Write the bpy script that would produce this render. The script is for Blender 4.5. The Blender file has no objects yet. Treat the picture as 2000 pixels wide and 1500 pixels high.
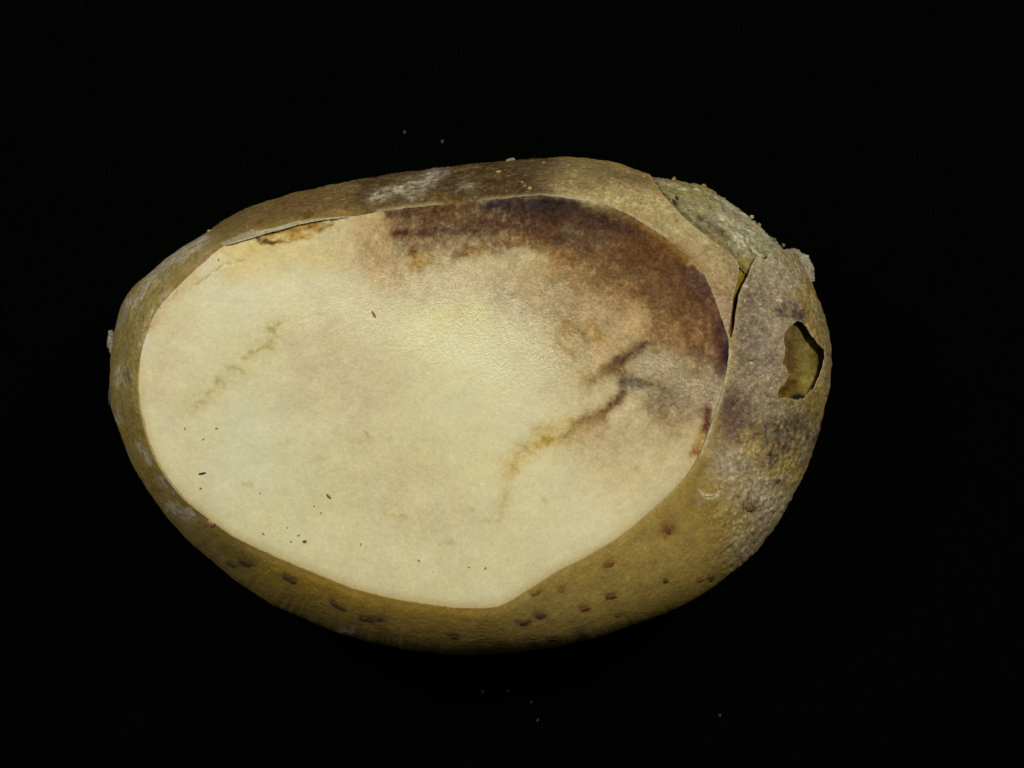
import bpy, math, random
import numpy as np
from mathutils import Vector

random.seed(4)
rng = np.random.default_rng(7)
C = bpy.context.scene.collection
sc = bpy.context.scene

# ------------------------------------------------------------------ scale
# one "p" is a 2000th of the frame width at the height of the potato's waist
S = 7.0e-4                    # scene units per p (the potato comes out about 0.98 long)
H = 4000.0                    # camera height above the cloth, p
ZE, ZC = 400.0, 600.0         # waist and cut-face heights above the cloth, p
FD = H - ZE

# ------------------------------------------------------------------ camera
cam = bpy.data.cameras.new('camera')
cam_o = bpy.data.objects.new('camera', cam)
C.objects.link(cam_o)
cam_o.location = (0, 0, H * S)
cam.sensor_fit = 'HORIZONTAL'
cam.sensor_width = 36.0
cam.lens = 36.0 * FD / 2000.0
cam.clip_start = 0.01
cam.clip_end = 100
cam.dof.use_dof = True
cam.dof.focus_distance = (H - ZC + 30) * S
cam.dof.aperture_fstop = (cam.lens / 1000.0) / (0.022)
sc.camera = cam_o

# ------------------------------------------------------------------ light
w = bpy.data.worlds.new('World')
sc.world = w
w.use_nodes = True
w.node_tree.nodes['Background'].inputs[0].default_value = (0.9, 1.0, 0.95, 1)
w.node_tree.nodes['Background'].inputs[1].default_value = 0.02


def lamp(name, loc, target, size, power, col):
    l = bpy.data.lights.new(name, 'AREA')
    l.shape = 'DISK'
    l.size = size
    l.energy = power
    l.color = col
    o = bpy.data.objects.new(name, l)
    C.objects.link(o)
    o.location = loc
    o.rotation_euler = (Vector(target) - Vector(loc)).to_track_quat('-Z', 'Y').to_euler()
    return o


lamp('key_lamp', (1.45, 1.3, 3.55), (0, 0, .4), 0.7, 92, (1.0, 1.0, 0.98))
lamp('fill_lamp', (-1.75, 1.0, 3.4), (0, 0, .4), 0.8, 63, (1.0, 1.0, 0.98))

sc.view_settings.view_transform = 'Standard'
sc.view_settings.look = 'None'
sc.view_settings.exposure = 0
sc.view_settings.gamma = 1
sc.cycles.use_denoising = False
sc.cycles.max_bounces = 6

# ------------------------------------------------------------------ numpy helpers
_perm = rng.permutation(4096).astype(np.int64)
_grad = rng.normal(size=(4096, 3))
_grad /= np.linalg.norm(_grad, axis=1)[:, None]


_rot = np.array([[.36, .48, -.8], [-.8, .6, 0], [.48, .64, .6]])


def perlin(P):
    P = P @ _rot
    I = np.floor(P).astype(np.int64)
    F = P - I
    W = F * F * F * (F * (F * 6 - 15) + 10)
    out = 0
    for dx in (0, 1):
        hx = _perm[(I[:, 0] + dx) & 4095]
        wx = W[:, 0] if dx else 1 - W[:, 0]
        for dy in (0, 1):
            hy = _perm[(hx + I[:, 1] + dy) & 4095]
            wy = W[:, 1] if dy else 1 - W[:, 1]
            for dz in (0, 1):
                g = _grad[_perm[(hy + I[:, 2] + dz) & 4095]]
                wz = W[:, 2] if dz else 1 - W[:, 2]
                d = g[:, 0] * (F[:, 0] - dx) + g[:, 1] * (F[:, 1] - dy) + g[:, 2] * (F[:, 2] - dz)
                out = out + wx * wy * wz * d
    return out * 1.6


def fbm(P, scale, octs=3, seed=0.0):
    out, a, s, t = 0, 1.0, 1.0 / scale, 0
    for k in range(octs):
        out = out + a * perlin(P * s + seed * 17.3 + k * 5.7)
        t += a
        a *= .55
        s *= 2.03
    return out / t


def sstep(a, b, x):
    t = np.clip((x - a) / (b - a), 0, 1)
    return t * t * (3 - 2 * t)


def poly_dist(u, v, pts):
    pts = np.asarray(pts, float)
    if len(pts) == 1:
        return np.hypot(u - pts[0, 0], v - pts[0, 1])
    d = np.full(u.shape, 1e9)
    for a, b in zip(pts[:-1], pts[1:]):
        e = b - a
        t = np.clip(((u - a[0]) * e[0] + (v - a[1]) * e[1]) / max(e @ e, 1e-9), 0, 1)
        d = np.minimum(d, np.hypot(u - a[0] - t * e[0], v - a[1] - t * e[1]))
    return d


def in_poly(u, v, pts):
    pts = np.asarray(pts, float)
    r = np.zeros(u.shape, bool)
    for (x0, y0), (x1, y1) in zip(pts, np.roll(pts, -1, 0)):
        c = ((y0 > v) != (y1 > v))
        if y1 != y0:
            r ^= c & (u < (x1 - x0) * (v - y0) / (y1 - y0) + x0)
    return r


def snap(u, v, pts, reach):
    """Nearest point of a closed outline for points within reach of it."""
    pts = np.asarray(pts, float)
    best, bu, bv = np.full(u.shape, 1e9), u.copy(), v.copy()
    for a, b in zip(pts, np.roll(pts, -1, 0)):
        e = b - a
        t = np.clip(((u - a[0]) * e[0] + (v - a[1]) * e[1]) / max(e @ e, 1e-9), 0, 1)
        qu, qv = a[0] + t * e[0], a[1] + t * e[1]
        d = np.hypot(u - qu, v - qv)
        m = d < best
        best[m], bu[m], bv[m] = d[m], qu[m], qv[m]
    m = best < reach
    return np.where(m, bu, u), np.where(m, bv, v)


def world(u, v, z):
    k = (H - z) / FD
    return np.stack([(u - 1000) * k * S, (750 - v) * k * S, z * S], -1)


def image(P):
    z = P[..., 2] / S
    k = (H - z) / FD
    return P[..., 0] / S / k + 1000, 750 - P[..., 1] / S / k, z


def srgb(c):
    c = np.clip(np.asarray(c, float) / 255.0, 0, 1)
    return np.where(c <= .04045, c / 12.92, ((c + .055) / 1.055) ** 2.4)


class Paint:
    """Colours of the tissue and some painted shade and sheen, laid down as soft patches and streaks."""

    def __init__(s, u, v, z, base, warp=7.0):
        s.u, s.v = u, v
        s.P = np.stack([u, v, z], -1)
        s.wu = u + warp * fbm(s.P, 45, 4, 1) * 1.6
        s.wv = v + warp * fbm(s.P, 45, 4, 2) * 1.6
        s.n = fbm(s.P, 14, 3, 3)
        s.col = np.empty(u.shape + (3,))
        s.col[:] = base

    def b(s, pts, r, rgb, a=.8, rough=.5, sharp=2.0):
        pts = np.asarray(pts, float)
        R = r * 2.6 + 14
        m = ((s.u > pts[:, 0].min() - R) & (s.u < pts[:, 0].max() + R) & (s.v > pts[:, 1].min() - R) & (s.v < pts[:, 1].max() + R))
        i = np.nonzero(m)[0]
        if not len(i):
            return
        d = poly_dist(s.wu[i], s.wv[i], pts) / r
        k = a * np.exp(-np.abs(d) ** sharp) * np.clip(1 + rough * s.n[i] * 2.2, 0, 2)
        k = np.clip(k, 0, 1)[:, None]
        s.col[i] = s.col[i] * (1 - k) + np.asarray(rgb, float) * k


# ------------------------------------------------------------------ outlines (traced in p)
CEN = np.array([840.0, 770.0])
SIL = [(213, 780), (214, 740), (213, 700), (218, 660), (228, 620), (245, 575), (270, 550), (300, 525), (330, 500), (362, 478),
       (400, 455), (430, 432), (470, 410), (520, 392), (580, 375), (640, 362), (700, 350), (760, 340), (830, 330), (890, 322),
       (960, 316), (1020, 311), (1090, 306), (1150, 308), (1210, 318), (1245, 332), (1280, 347), (1330, 351), (1380, 362),
       (1420, 388), (1450, 412), (1490, 445), (1530, 480), (1555, 510), (1578, 550), (1598, 592), (1614, 645), (1621, 692), (1615, 750),
       (1608, 800), (1600, 850), (1580, 910), (1550, 970), (1520, 1025), (1480, 1075), (1430, 1120), (1370, 1165), (1310, 1195),
       (1240, 1222), (1160, 1248), (1080, 1266), (1000, 1276), (930, 1281), (860, 1278), (790, 1270), (720, 1255), (670, 1240),
       (620, 1222), (560, 1195), (510, 1170), (460, 1135), (410, 1095), (360, 1050), (320, 1005), (285, 955), (255, 905), (235, 850),
       (220, 812)]
CUT = [(268, 740), (275, 690), (290, 640), (310, 600), (345, 560), (390, 520), (420, 492), (434, 479), (470, 470), (500, 461),
       (540, 450), (580, 439), (640, 428), (690, 421), (740, 413), (800, 406), (862, 400), (905, 397), (945, 393), (1000, 390),
       (1060, 384), (1110, 388), (1180, 398), (1230, 420), (1290, 457), (1340, 495), (1378, 540), (1396, 585), (1410, 625),
       (1423, 660), (1424, 690), (1420, 720), (1410, 765), (1394, 815), (1378, 860), (1364, 895), (1342, 930), (1310, 965), (1270, 1000),
       (1210, 1050), (1150, 1085), (1090, 1115), (1040, 1147), (1000, 1173), (970, 1186), (930, 1188), (880, 1186), (830, 1180), (760, 1168),
       (690, 1150), (620, 1122), (560, 1097), (500, 1070), (450, 1045), (410, 1015), (370, 985), (340, 955), (315, 920), (295, 880),
       (280, 830), (270, 785)]
# where the peel is missing: the open gap by the lifted flap and the lower layer at the upper right
OPEN = [(1258, 300), (1266, 335), (1278, 356), (1298, 384), (1335, 424), (1360, 446), (1390, 468), (1425, 496), (1440, 508), (1444, 522),
        (1440, 548), (1432, 580), (1427, 620), (1423, 650), (1428, 662), (1434, 640), (1437, 612), (1443, 578), (1451, 557), (1461, 538), (1467, 520),
        (1477, 500), (1486, 503), (1493, 507), (1500, 503), (1499, 496), (1516, 492), (1532, 488), (1550, 489), (1568, 496), (1577, 503),
        (1585, 512), (1588, 522), (1586, 534), (1590, 546), (1600, 552), (1690, 520), (1640, 300)]
HOLE = [(1531, 662), (1533, 650), (1544, 637), (1558, 626), (1568, 630), (1577, 640), (1584, 652), (1594, 664), (1603, 676), (1611, 684),
        (1612, 700), (1606, 722), (1598, 742), (1590, 760), (1580, 768), (1573, 778), (1560, 782), (1546, 779), (1535, 777), (1521, 781),
        (1519, 768), (1521, 760), (1531, 750), (1537, 742), (1540, 732), (1538, 722), (1533, 714), (1527, 710), (1532, 698), (1534, 682)]


def ragged(pts, amp, step=4.0, seed=0):
    q, r = [], np.random.default_rng(seed)
    for a, b in zip(pts, pts[1:] + pts[:1]):
        n = max(1, int(math.hypot(b[0] - a[0], b[1] - a[1]) / step))
        for k in range(n):
            t = k / n
            o = 0 if k == 0 else amp
            q.append((a[0] + (b[0] - a[0]) * t + r.normal(0, 1) * o, a[1] + (b[1] - a[1]) * t + r.normal(0, 1) * o))
    return q


HOLE = ragged(HOLE, .7, 6, 3)


def radial(poly, n):
    """Radius of a closed outline round CEN at n even angles, lightly smoothed."""
    p = np.asarray(poly, float) - CEN
    p = np.vstack([p, p[:1]])
    q = []
    for a, b in zip(p[:-1], p[1:]):
        for t in np.linspace(0, 1, 24, endpoint=False):
            q.append(a + (b - a) * t)
    q = np.array(q)
    ang = np.arctan2(q[:, 1], q[:, 0])
    o = np.argsort(ang)
    ang, r = ang[o], np.hypot(q[:, 0], q[:, 1])[o]
    th = np.linspace(-np.pi, np.pi, n, endpoint=False)
    R = np.interp(th, np.r_[ang - 2 * np.pi, ang, ang + 2 * np.pi], np.r_[r, r, r])
    k = max(1, n // 300)
    for _ in range(3):
        R = sum(np.roll(R, j) for j in range(-k, k + 1)) / (2 * k + 1)
    return th, R


NT = 1800
TH, RC = radial(CUT, NT)
_, RS0 = radial(SIL, NT)
_tp = np.stack([np.cos(TH) * 600, np.sin(TH) * 600, 0 * TH], -1)
RC = RC + 1.6 * fbm(_tp, 30, 3, 8)
RS = RS0 - 5 + 3.0 * fbm(_tp, 60, 3, 9) + .5 * fbm(_tp, 14, 2, 10)


def at_angle(R, th):
    x = (th + np.pi) / (2 * np.pi) * NT
    i = np.floor(x).astype(int)
    f = x - i
    return R[i % NT] * (1 - f) + R[(i + 1) % NT] * f


def dent(u, v):
    """How far the flesh lies below the plain cut or the plain side, p."""
    d = 6 * np.exp(-(poly_dist(u, v, [(520, 460), (575, 452), (625, 441)]) / 11) ** 2)
    d += 15 * np.exp(-(poly_dist(u, v, [(1585, 655), (1578, 720), (1560, 750)]) / 34) ** 4)
    d += 3 * np.exp(-(poly_dist(u, v, [(1448, 528), (1432, 590), (1427, 650)]) / 13) ** 2)
    d += 1.6 * np.exp(-(poly_dist(u, v, [(1100, 470), (1180, 462)]) / 14) ** 2)
    d += 2 * np.exp(-(poly_dist(u, v, [(1215, 735), (1300, 768)]) / 20) ** 2)
    d += 1.0 * np.exp(-(poly_dist(u, v, [(380, 557), (430, 521), (478, 502)]) / 3) ** 2)
    return d


def zside(u, v):
    """Height of the plain (uncut-side) surface at an image point outside the cut, p."""
    th = np.arctan2(v - CEN[1], u - CEN[0])
    r = np.hypot(u - CEN[0], v - CEN[1])
    rc, rs = at_angle(RC, th), at_angle(RS, th)
    q = np.sqrt(np.clip(1 - (r / rs) ** 2, 0, 1)) / np.sqrt(1 - (rc / rs) ** 2)
    return np.where(r <= rc, ZC, ZE + (ZC - ZE) * np.minimum(q, 1))


def zface(u, v):
    P = np.stack([u, v, 0 * u], -1)
    th = np.arctan2(v - CEN[1], u - CEN[0])
    g = at_angle(RC, th) - np.hypot(u - CEN[0], v - CEN[1])       # distance in from the rim
    z = ZC + 2.0 * fbm(P, 160, 2, 20) + 1.0 * fbm(P, 30, 3, 21)
    low = sstep(-.3, .5, np.sin(th))                              # the lower rim is rounded over, the upper one sharp
    z = z - 8 * low * np.exp(-np.clip(g, 0, None) / 16)
    return z - dent(u, v)


# ------------------------------------------------------------------ mesh helpers
def make_mesh(name, V, F, mats, parent=None, col=None, smooth=True):
    me = bpy.data.meshes.new(name)
    V = np.asarray(V, np.float32)
    F = np.asarray(F, np.int32)
    n = F.shape[1]
    me.vertices.add(len(V))
    me.vertices.foreach_set('co', V.ravel())
    me.loops.add(F.size)
    me.loops.foreach_set('vertex_index', F.ravel())
    me.polygons.add(len(F))
    me.polygons.foreach_set('loop_start', np.arange(0, F.size, n, dtype=np.int32))
    me.polygons.foreach_set('loop_total', np.full(len(F), n, np.int32))
    me.update(calc_edges=True)
    me.validate()
    if smooth:
        me.polygons.foreach_set('use_smooth', np.ones(len(me.polygons), bool))
    if col is not None:
        a = me.color_attributes.new('tissue', 'FLOAT_COLOR', 'POINT')
        a.data.foreach_set('color', np.c_[srgb(col), np.ones(len(V))].astype(np.float32).ravel())
    for m in (mats if isinstance(mats, (list, tuple)) else [mats]):
        me.materials.append(m)
    o = bpy.data.objects.new(name, me)
    C.objects.link(o)
    if parent:
        o.parent = parent
    return o


def grid_faces(nr, nt, wrap=True):
    i = np.arange(nr - 1)[:, None] * nt
    j = np.arange(nt if wrap else nt - 1)[None, :]
    k = (j + 1) % nt
    return np.stack([i + j, i + k, i + nt + k, i + nt + j], -1).reshape(-1, 4)


def grid_normals(G, wrap=True):
    if wrap:
        dt = np.roll(G, -1, 1) - np.roll(G, 1, 1)
    else:
        dt = np.gradient(G, axis=1)
    dr = np.gradient(G, axis=0)
    n = np.cross(dr, dt)
    n /= np.maximum(np.linalg.norm(n, axis=-1, keepdims=True), 1e-12)
    return n


# ------------------------------------------------------------------ materials
def tissue_material(name, rough, spec, bumps, grain, sss=0.0, grain_scale=3.0, wet=None):
    m = bpy.data.materials.new(name)
    m.use_nodes = True
    nt = m.node_tree
    N, L = nt.nodes, nt.links
    p = N['Principled BSDF']
    at = N.new('ShaderNodeAttribute')
    at.attribute_name = 'tissue'
    tc = N.new('ShaderNodeTexCoord')
    # fine grain of the tissue
    def noise(px, detail=2.0, rg=.6):
        n = N.new('ShaderNodeTexNoise')
        n.inputs['Scale'].default_value = 1.0 / (px * S)
        n.inputs['Detail'].default_value = detail
        n.inputs['Roughness'].default_value = rg
        L.new(tc.outputs['Object'], n.inputs['Vector'])
        return n
    g = noise(grain_scale, 2.0, .7)
    mr = N.new('ShaderNodeMapRange')
    mr.inputs['From Min'].default_value = .25
    mr.inputs['From Max'].default_value = .75
    mr.inputs['To Min'].default_value = 1 - grain
    mr.inputs['To Max'].default_value = 1 + grain
    L.new(g.outputs['Fac'], mr.inputs['Value'])
    g2 = noise(grain_scale * 1.7, 1.0)
    hs = N.new('ShaderNodeHueSaturation')
    mh = N.new('ShaderNodeMapRange')
    mh.inputs['From Min'].default_value = .3
    mh.inputs['From Max'].default_value = .7
    mh.inputs['To Min'].default_value = .5 - .04 * grain
    mh.inputs['To Max'].default_value = .5 + .04 * grain
    L.new(g2.outputs['Fac'], mh.inputs['Value'])
    L.new(mh.outputs['Result'], hs.inputs['Hue'])
    L.new(mr.outputs['Result'], hs.inputs['Value'])
    L.new(at.outputs['Color'], hs.inputs['Color'])
    L.new(hs.outputs['Color'], p.inputs['Base Color'])
    wa = None
    if wet:
        wa = N.new('ShaderNodeAttribute')
        wa.attribute_name = 'wet'
        ws = N.new('ShaderNodeMapRange')
        ws.inputs['To Min'].default_value = spec
        ws.inputs['To Max'].default_value = wet
        L.new(wa.outputs['Fac'], ws.inputs['Value'])
        L.new(ws.outputs['Result'], p.inputs['Specular IOR Level'])
        wb = N.new('ShaderNodeMapRange')
        wb.inputs['To Min'].default_value = .14
        wb.inputs['To Max'].default_value = 1.0
        L.new(wa.outputs['Fac'], wb.inputs['Value'])
    prev = None
    for px, st, dist in bumps:
        n = noise(px, 2.0)
        b = N.new('ShaderNodeBump')
        b.inputs['Strength'].default_value = st
        b.inputs['Distance'].default_value = dist * S
        if wa:
            L.new(wb.outputs['Result'], b.inputs['Strength'])
        L.new(n.outputs['Fac'], b.inputs['Height'])
        if prev:
            L.new(prev.outputs['Normal'], b.inputs['Normal'])
        prev = b
    L.new(prev.outputs['Normal'], p.inputs['Normal'])
    p.inputs['Roughness'].default_value = rough
    if not wet:
        p.inputs['Specular IOR Level'].default_value = spec
    if sss:
        p.inputs['Subsurface Weight'].default_value = sss
        p.inputs['Subsurface Radius'].default_value = (1.0, .7, .35)
        p.inputs['Subsurface Scale'].default_value = 4 * S
    return m


M_FLESH = tissue_material('cut_flesh', .27, .03, [(5.5, 1.0, 2.8), (2.8, .8, 1.1)], .06, sss=.12, grain_scale=3.2, wet=.6)
M_SKIN = tissue_material('potato_skin', .7, .06, [(9, 1.0, .4), (3.2, 1.0, .5)], .22, grain_scale=3.4)
M_FLAP = tissue_material('dry_peel', .7, .06, [(10, 1.0, 1.8), (4, 1.0, 1.3)], .34, grain_scale=3.4)
M_BIT = tissue_material('dried_bits', .8, .05, [(4, .8, 1.5)], .2)

# ------------------------------------------------------------------ potato
root = bpy.data.objects.new('potato', None)
C.objects.link(root)
root.location = (0, 0, 0)
root['label'] = 'cut potato on black cloth, pale flesh face up with brown rot and torn peel'
root['category'] = 'potato'

# ---- flesh -------------------------------------------------------
NF = 280
s = np.linspace(0.0002, 1, NF) ** .85
uF = CEN[0] + np.cos(TH)[None, :] * RC[None, :] * s[:, None]
vF = CEN[1] + np.sin(TH)[None, :] * RC[None, :] * s[:, None]
zF = zface(uF.ravel(), vF.ravel()).reshape(uF.shape)
# side, under the skin, down to the underside
phc = np.arcsin(np.clip(RC / RS, 0, .995))
NSIDE, NUND = 56, 26
k = np.linspace(0, 1, NSIDE)[1:, None]
ph = phc[None, :] + (np.pi / 2 - phc[None, :]) * k
rs_in = RS - 3
rr = rs_in[None, :] * np.sin(ph) / (rs_in * np.sin(phc))[None, :] * 1.0
rr = RC[None, :] + (np.sin(ph) - np.sin(phc)[None, :]) / (1 - np.sin(phc))[None, :] * (rs_in - RC)[None, :]
uS = CEN[0] + np.cos(TH)[None, :] * rr
vS = CEN[1] + np.sin(TH)[None, :] * rr
zS = ZE + (zF[-1] - ZE)[None, :] * np.cos(ph) / np.cos(phc)[None, :]
zS = zS - dent(uS, vS) * sstep(0, .1, k)
k2 = np.linspace(0, 1, NUND + 1)[1:, None] * (np.pi / 2 * .998)
uU = CEN[0] + np.cos(TH)[None, :] * (rs_in[None, :] * np.cos(k2) ** .9)
vU = CEN[1] + np.sin(TH)[None, :] * (rs_in[None, :] * np.cos(k2) ** .9)
zU = ZE - (ZE - 6) * np.sin(k2) + 0 * uU
u = np.vstack([uF, uS, uU])
v = np.vstack([vF, vS, vU])
z = np.vstack([zF, zS, zU])
Vf = world(u.ravel(), v.ravel(), z.ravel())
Ff = grid_faces(len(u), NT)

p = Paint(u.ravel(), v.ravel(), 0 * u.ravel(), (203, 194, 142))
b = p.b
# sound flesh, its bright centre partly painted light
b([(480, 850)], 210, (201, 198, 152), .7, .2)
b([(330, 720), (400, 950)], 60, (200, 189, 140), .5, .2)
b([(600, 590)], 120, (211, 204, 154), .6, .2)
b([(870, 650), (960, 700)], 170, (213, 207, 150), .8, .2)  # yellowish flesh, with part of the light on it put into the colour
b([(850, 620), (930, 610)], 40, (208, 206, 134), .5, .5)
b([(640, 735)], 130, (198, 185, 138), .75, .2)
b([(850, 930)], 170, (203, 193, 138), .6, .2)
b([(1150, 1010)], 150, (207, 197, 146), .7, .2)
b([(440, 580), (560, 560)], 60, (209, 203, 156), .6, .5)
b([(470, 860), (560, 900)], 75, (200, 199, 152), .6, .5)
b([(640, 700), (720, 760)], 80, (195, 179, 132), .65, .4)
b([(1010, 720), (1060, 800)], 60, (204, 196, 150), .5, .5)
b([(740, 960), (860, 1000)], 90, (196, 182, 134), .5, .5)
b([(820, 830), (920, 790)], 70, (207, 201, 150), .5, .5)
b([(1180, 960), (1120, 1040)], 60, (212, 202, 154), .5, .4)
b([(860, 1130), (980, 1150)], 50, (204, 197, 146), .5, .4)
b([(350, 650), (300, 760)], 36, (198, 181, 134), .5, .5)
b([(690, 900), (800, 870)], 60, (196, 182, 128), .4, .4)
b([(800, 940)], 40, (196, 182, 126), .4, .4)
b([(560, 1000), (640, 940)], 60, (203, 195, 136), .5, .4)
b([(460, 520), (560, 495), (680, 500)], 34, (202, 180, 112), .6, .3)
b([(430, 490), (520, 480)], 16, (200, 176, 104), .7, .3)
# tan halo round the rot
b([(700, 450), (760, 500), (860, 540), (960, 540), (1060, 560), (1120, 640), (1150, 720)], 80, (180, 157, 110), .60, .35)
b([(720, 440), (745, 520)], 34, (178, 146, 92), .6, .4)
b([(1130, 540), (1200, 600), (1260, 660)], 95, (158, 132, 88), .85, .35)
b([(1180, 640)], 60, (172, 145, 96), .7, .4)
b([(1290, 620), (1350, 690)], 75, (146, 110, 68), .85, .4)
b([(1180, 860), (1320, 830)], 80, (180, 158, 108), .7, .3)
b([(1230, 940), (1320, 890)], 60, (194, 174, 122), .6, .3)
# rot and near-black streaks, upper band
b([(1000, 540), (1090, 600), (1190, 650)], 52, (166, 140, 94), .6, .5)
b([(800, 425), (880, 430), (990, 425), (1090, 430)], 46, (100, 72, 46), .96, .3, 2.6)
b([(740, 430), (735, 490), (770, 530)], 34, (170, 140, 92), .6, .6)
b([(770, 430), (800, 470)], 30, (128, 98, 66), .8, .4)
b([(810, 475), (890, 482), (960, 470)], 22, (126, 98, 66), .75, .5)
b([(1080, 435), (1180, 460), (1250, 495), (1310, 550)], 58, (98, 66, 34), .97, .2, 3)
b([(1130, 500), (1210, 535), (1290, 590)], 48, (118, 84, 46), .85, .4)
b([(1250, 470), (1310, 520), (1370, 590), (1400, 660)], 40, (98, 64, 30), .9, .35, 2.5)
b([(1100, 520), (1150, 560)], 34, (142, 108, 64), .6, .6)
b([(765, 415), (850, 408), (930, 402)], 14, (80, 52, 32), .75, .5)
b([(770, 456), (835, 453)], 9, (74, 42, 28), .8, .7)
b([(850, 448), (945, 442)], 15, (82, 54, 42), .65, .8)
b([(900, 430)], 20, (104, 80, 50), .5, .9)
b([(960, 420), (1000, 440), (1070, 455)], 22, (92, 62, 44), .6, .8)
b([(890, 492)], 24, (148, 126, 90), .6, .6)
b([(808, 496), (811, 522)], 10, (102, 62, 24), .85, .6)
b([(812, 520), (850, 508)], 16, (160, 130, 70), .65, .6)
b([(896, 497), (940, 487), (1005, 472)], 12, (122, 88, 52), .6, .7)
b([(930, 492), (945, 500)], 10, (156, 126, 70), .5, .5)
b([(1000, 466), (1070, 478), (1110, 500)], 12, (120, 84, 46), .6, .8)
b([(950, 400), (1050, 398), (1120, 402)], 13, (48, 36, 34), .9, .4)  # near-black streak close to the upper skin edge
b([(1050, 404), (1105, 410)], 16, (34, 30, 36), .85, .4)
b([(1080, 425), (1230, 440)], 24, (66, 42, 28), .8, .5)
b([(1190, 424), (1290, 475), (1330, 510)], 14, (104, 68, 28), .7, .5)
b([(1180, 436), (1250, 452)], 14, (62, 36, 24), .7, .7)
b([(1240, 480), (1290, 530)], 22, (94, 54, 24), .65, .6)
b([(1085, 470), (1140, 476), (1185, 468)], 11, (50, 38, 32), .6, .8)
b([(1105, 450), (1125, 462)], 10, (100, 88, 68), .75, .5)
b([(1195, 500), (1240, 505)], 18, (88, 54, 24), .65, .7)
b([(1260, 560), (1300, 600)], 16, (100, 68, 34), .5, .9)
b([(1160, 575), (1190, 585)], 18, (160, 132, 92), .5, .6)
b([(1245, 610), (1225, 640)], 20, (172, 144, 92), .5, .6)
b([(1000, 412), (1120, 422), (1220, 446)], 28, (58, 41, 33), .65, .6)
b([(1230, 455), (1320, 530), (1385, 610), (1410, 690)], 30, (84, 56, 34), .65, .6)
b([(1150, 480), (1250, 520), (1330, 600)], 34, (104, 74, 46), .5, .7)
b([(1240, 560), (1290, 640)], 10, (112, 78, 42), .45, .9)
b([(1180, 520), (1220, 600)], 9, (128, 94, 54), .45, .9)
# rot and other dark or grey marks, right side
b([(1365, 550), (1375, 560)], 17, (50, 32, 32), .9, .5)
b([(1350, 545), (1385, 590), (1405, 630)], 18, (84, 56, 36), .8, .5)
b([(1265, 570), (1310, 600), (1350, 620)], 18, (98, 70, 44), .7, .7)
b([(1325, 600), (1340, 640), (1350, 690)], 9, (100, 66, 34), .7, .6)
b([(1385, 620), (1395, 690)], 9, (112, 78, 44), .5, .8)
b([(1330, 680), (1390, 690)], 30, (120, 84, 52), .7, .6)
b([(1408, 640), (1416, 690), (1402, 735)], 18, (70, 40, 32), .9, .4)
b([(1421, 655), (1424, 690), (1420, 712)], 7, (34, 30, 38), .95, .3)  # near-black streak along the flap edge
b([(1105, 642), (1160, 662)], 20, (150, 114, 56), .5, 1.0)
b([(1155, 630), (1165, 660)], 9, (136, 96, 44), .5, 1.0)
b([(1095, 665), (1120, 690)], 14, (170, 140, 86), .5, .8)
b([(1185, 722), (1210, 702), (1250, 682), (1262, 674)], 11, (82, 54, 38), .95, .4)
b([(1205, 720), (1214, 740)], 14, (112, 80, 46), .75, .6)
b([(1150, 740), (1185, 722)], 16, (160, 128, 74), .6, .6)
b([(1220, 744), (1260, 752), (1300, 764)], 14, (92, 74, 60), .75, .6)
b([(1270, 705), (1330, 720), (1390, 760)], 30, (152, 134, 100), .75, .4)  # grey of the glossy sheen painted into the flesh colour
b([(1290, 790), (1370, 775)], 46, (146, 122, 88), .6, .4)
b([(1290, 770), (1340, 800)], 24, (124, 102, 78), .6, .6)
b([(1340, 770), (1390, 740)], 22, (154, 132, 96), .6, .6)
b([(1220, 768), (1196, 792), (1172, 812), (1120, 828)], 8, (88, 56, 36), .85, .4)
b([(1175, 815), (1120, 838)], 16, (150, 112, 68), .6, .5)
b([(1130, 842), (1160, 835)], 26, (170, 138, 90), .5, .5)
b([(1112, 838), (1104, 852)], 3.5, (110, 90, 60), .7, .4)
b([(1105, 848), (1060, 864), (1022, 880), (1000, 906)], 20, (180, 154, 84), .62, .5)
b([(1062, 862), (1080, 858)], 10, (164, 132, 56), .55, .6)
b([(1110, 822), (1050, 840)], 14, (180, 154, 86), .5, .5)
b([(996, 905), (990, 960), (982, 1005)], 12, (186, 164, 100), .38, .7)
b([(1384, 800), (1376, 838)], 11, (76, 44, 34), .9, .4)
b([(1372, 850), (1362, 885)], 12, (150, 108, 52), .7, .5)
b([(1352, 888), (1362, 884)], 6, (132, 76, 30), .75, .4)
b([(1280, 800), (1330, 830)], 20, (148, 118, 80), .5, .7)
b([(1185, 405), (1240, 430), (1300, 470), (1345, 508)], 9, (132, 100, 48), .55, .7)
b([(1246, 916)], 5, (160, 138, 70), .6, .3)
b([(1062, 978)], 7, (188, 166, 100), .5, .3)
b([(1252, 714), (1300, 712)], 15, (166, 148, 110), .75, .4)
b([(1225, 640), (1255, 615)], 22, (176, 150, 100), .5, .5)
b([(1160, 545), (1195, 590)], 14, (124, 92, 54), .4, 1.0)
b([(1300, 625), (1285, 680)], 12, (118, 84, 48), .5, .9)
b([(1380, 690), (1350, 735)], 12, (122, 96, 66), .5, .9)
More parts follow.
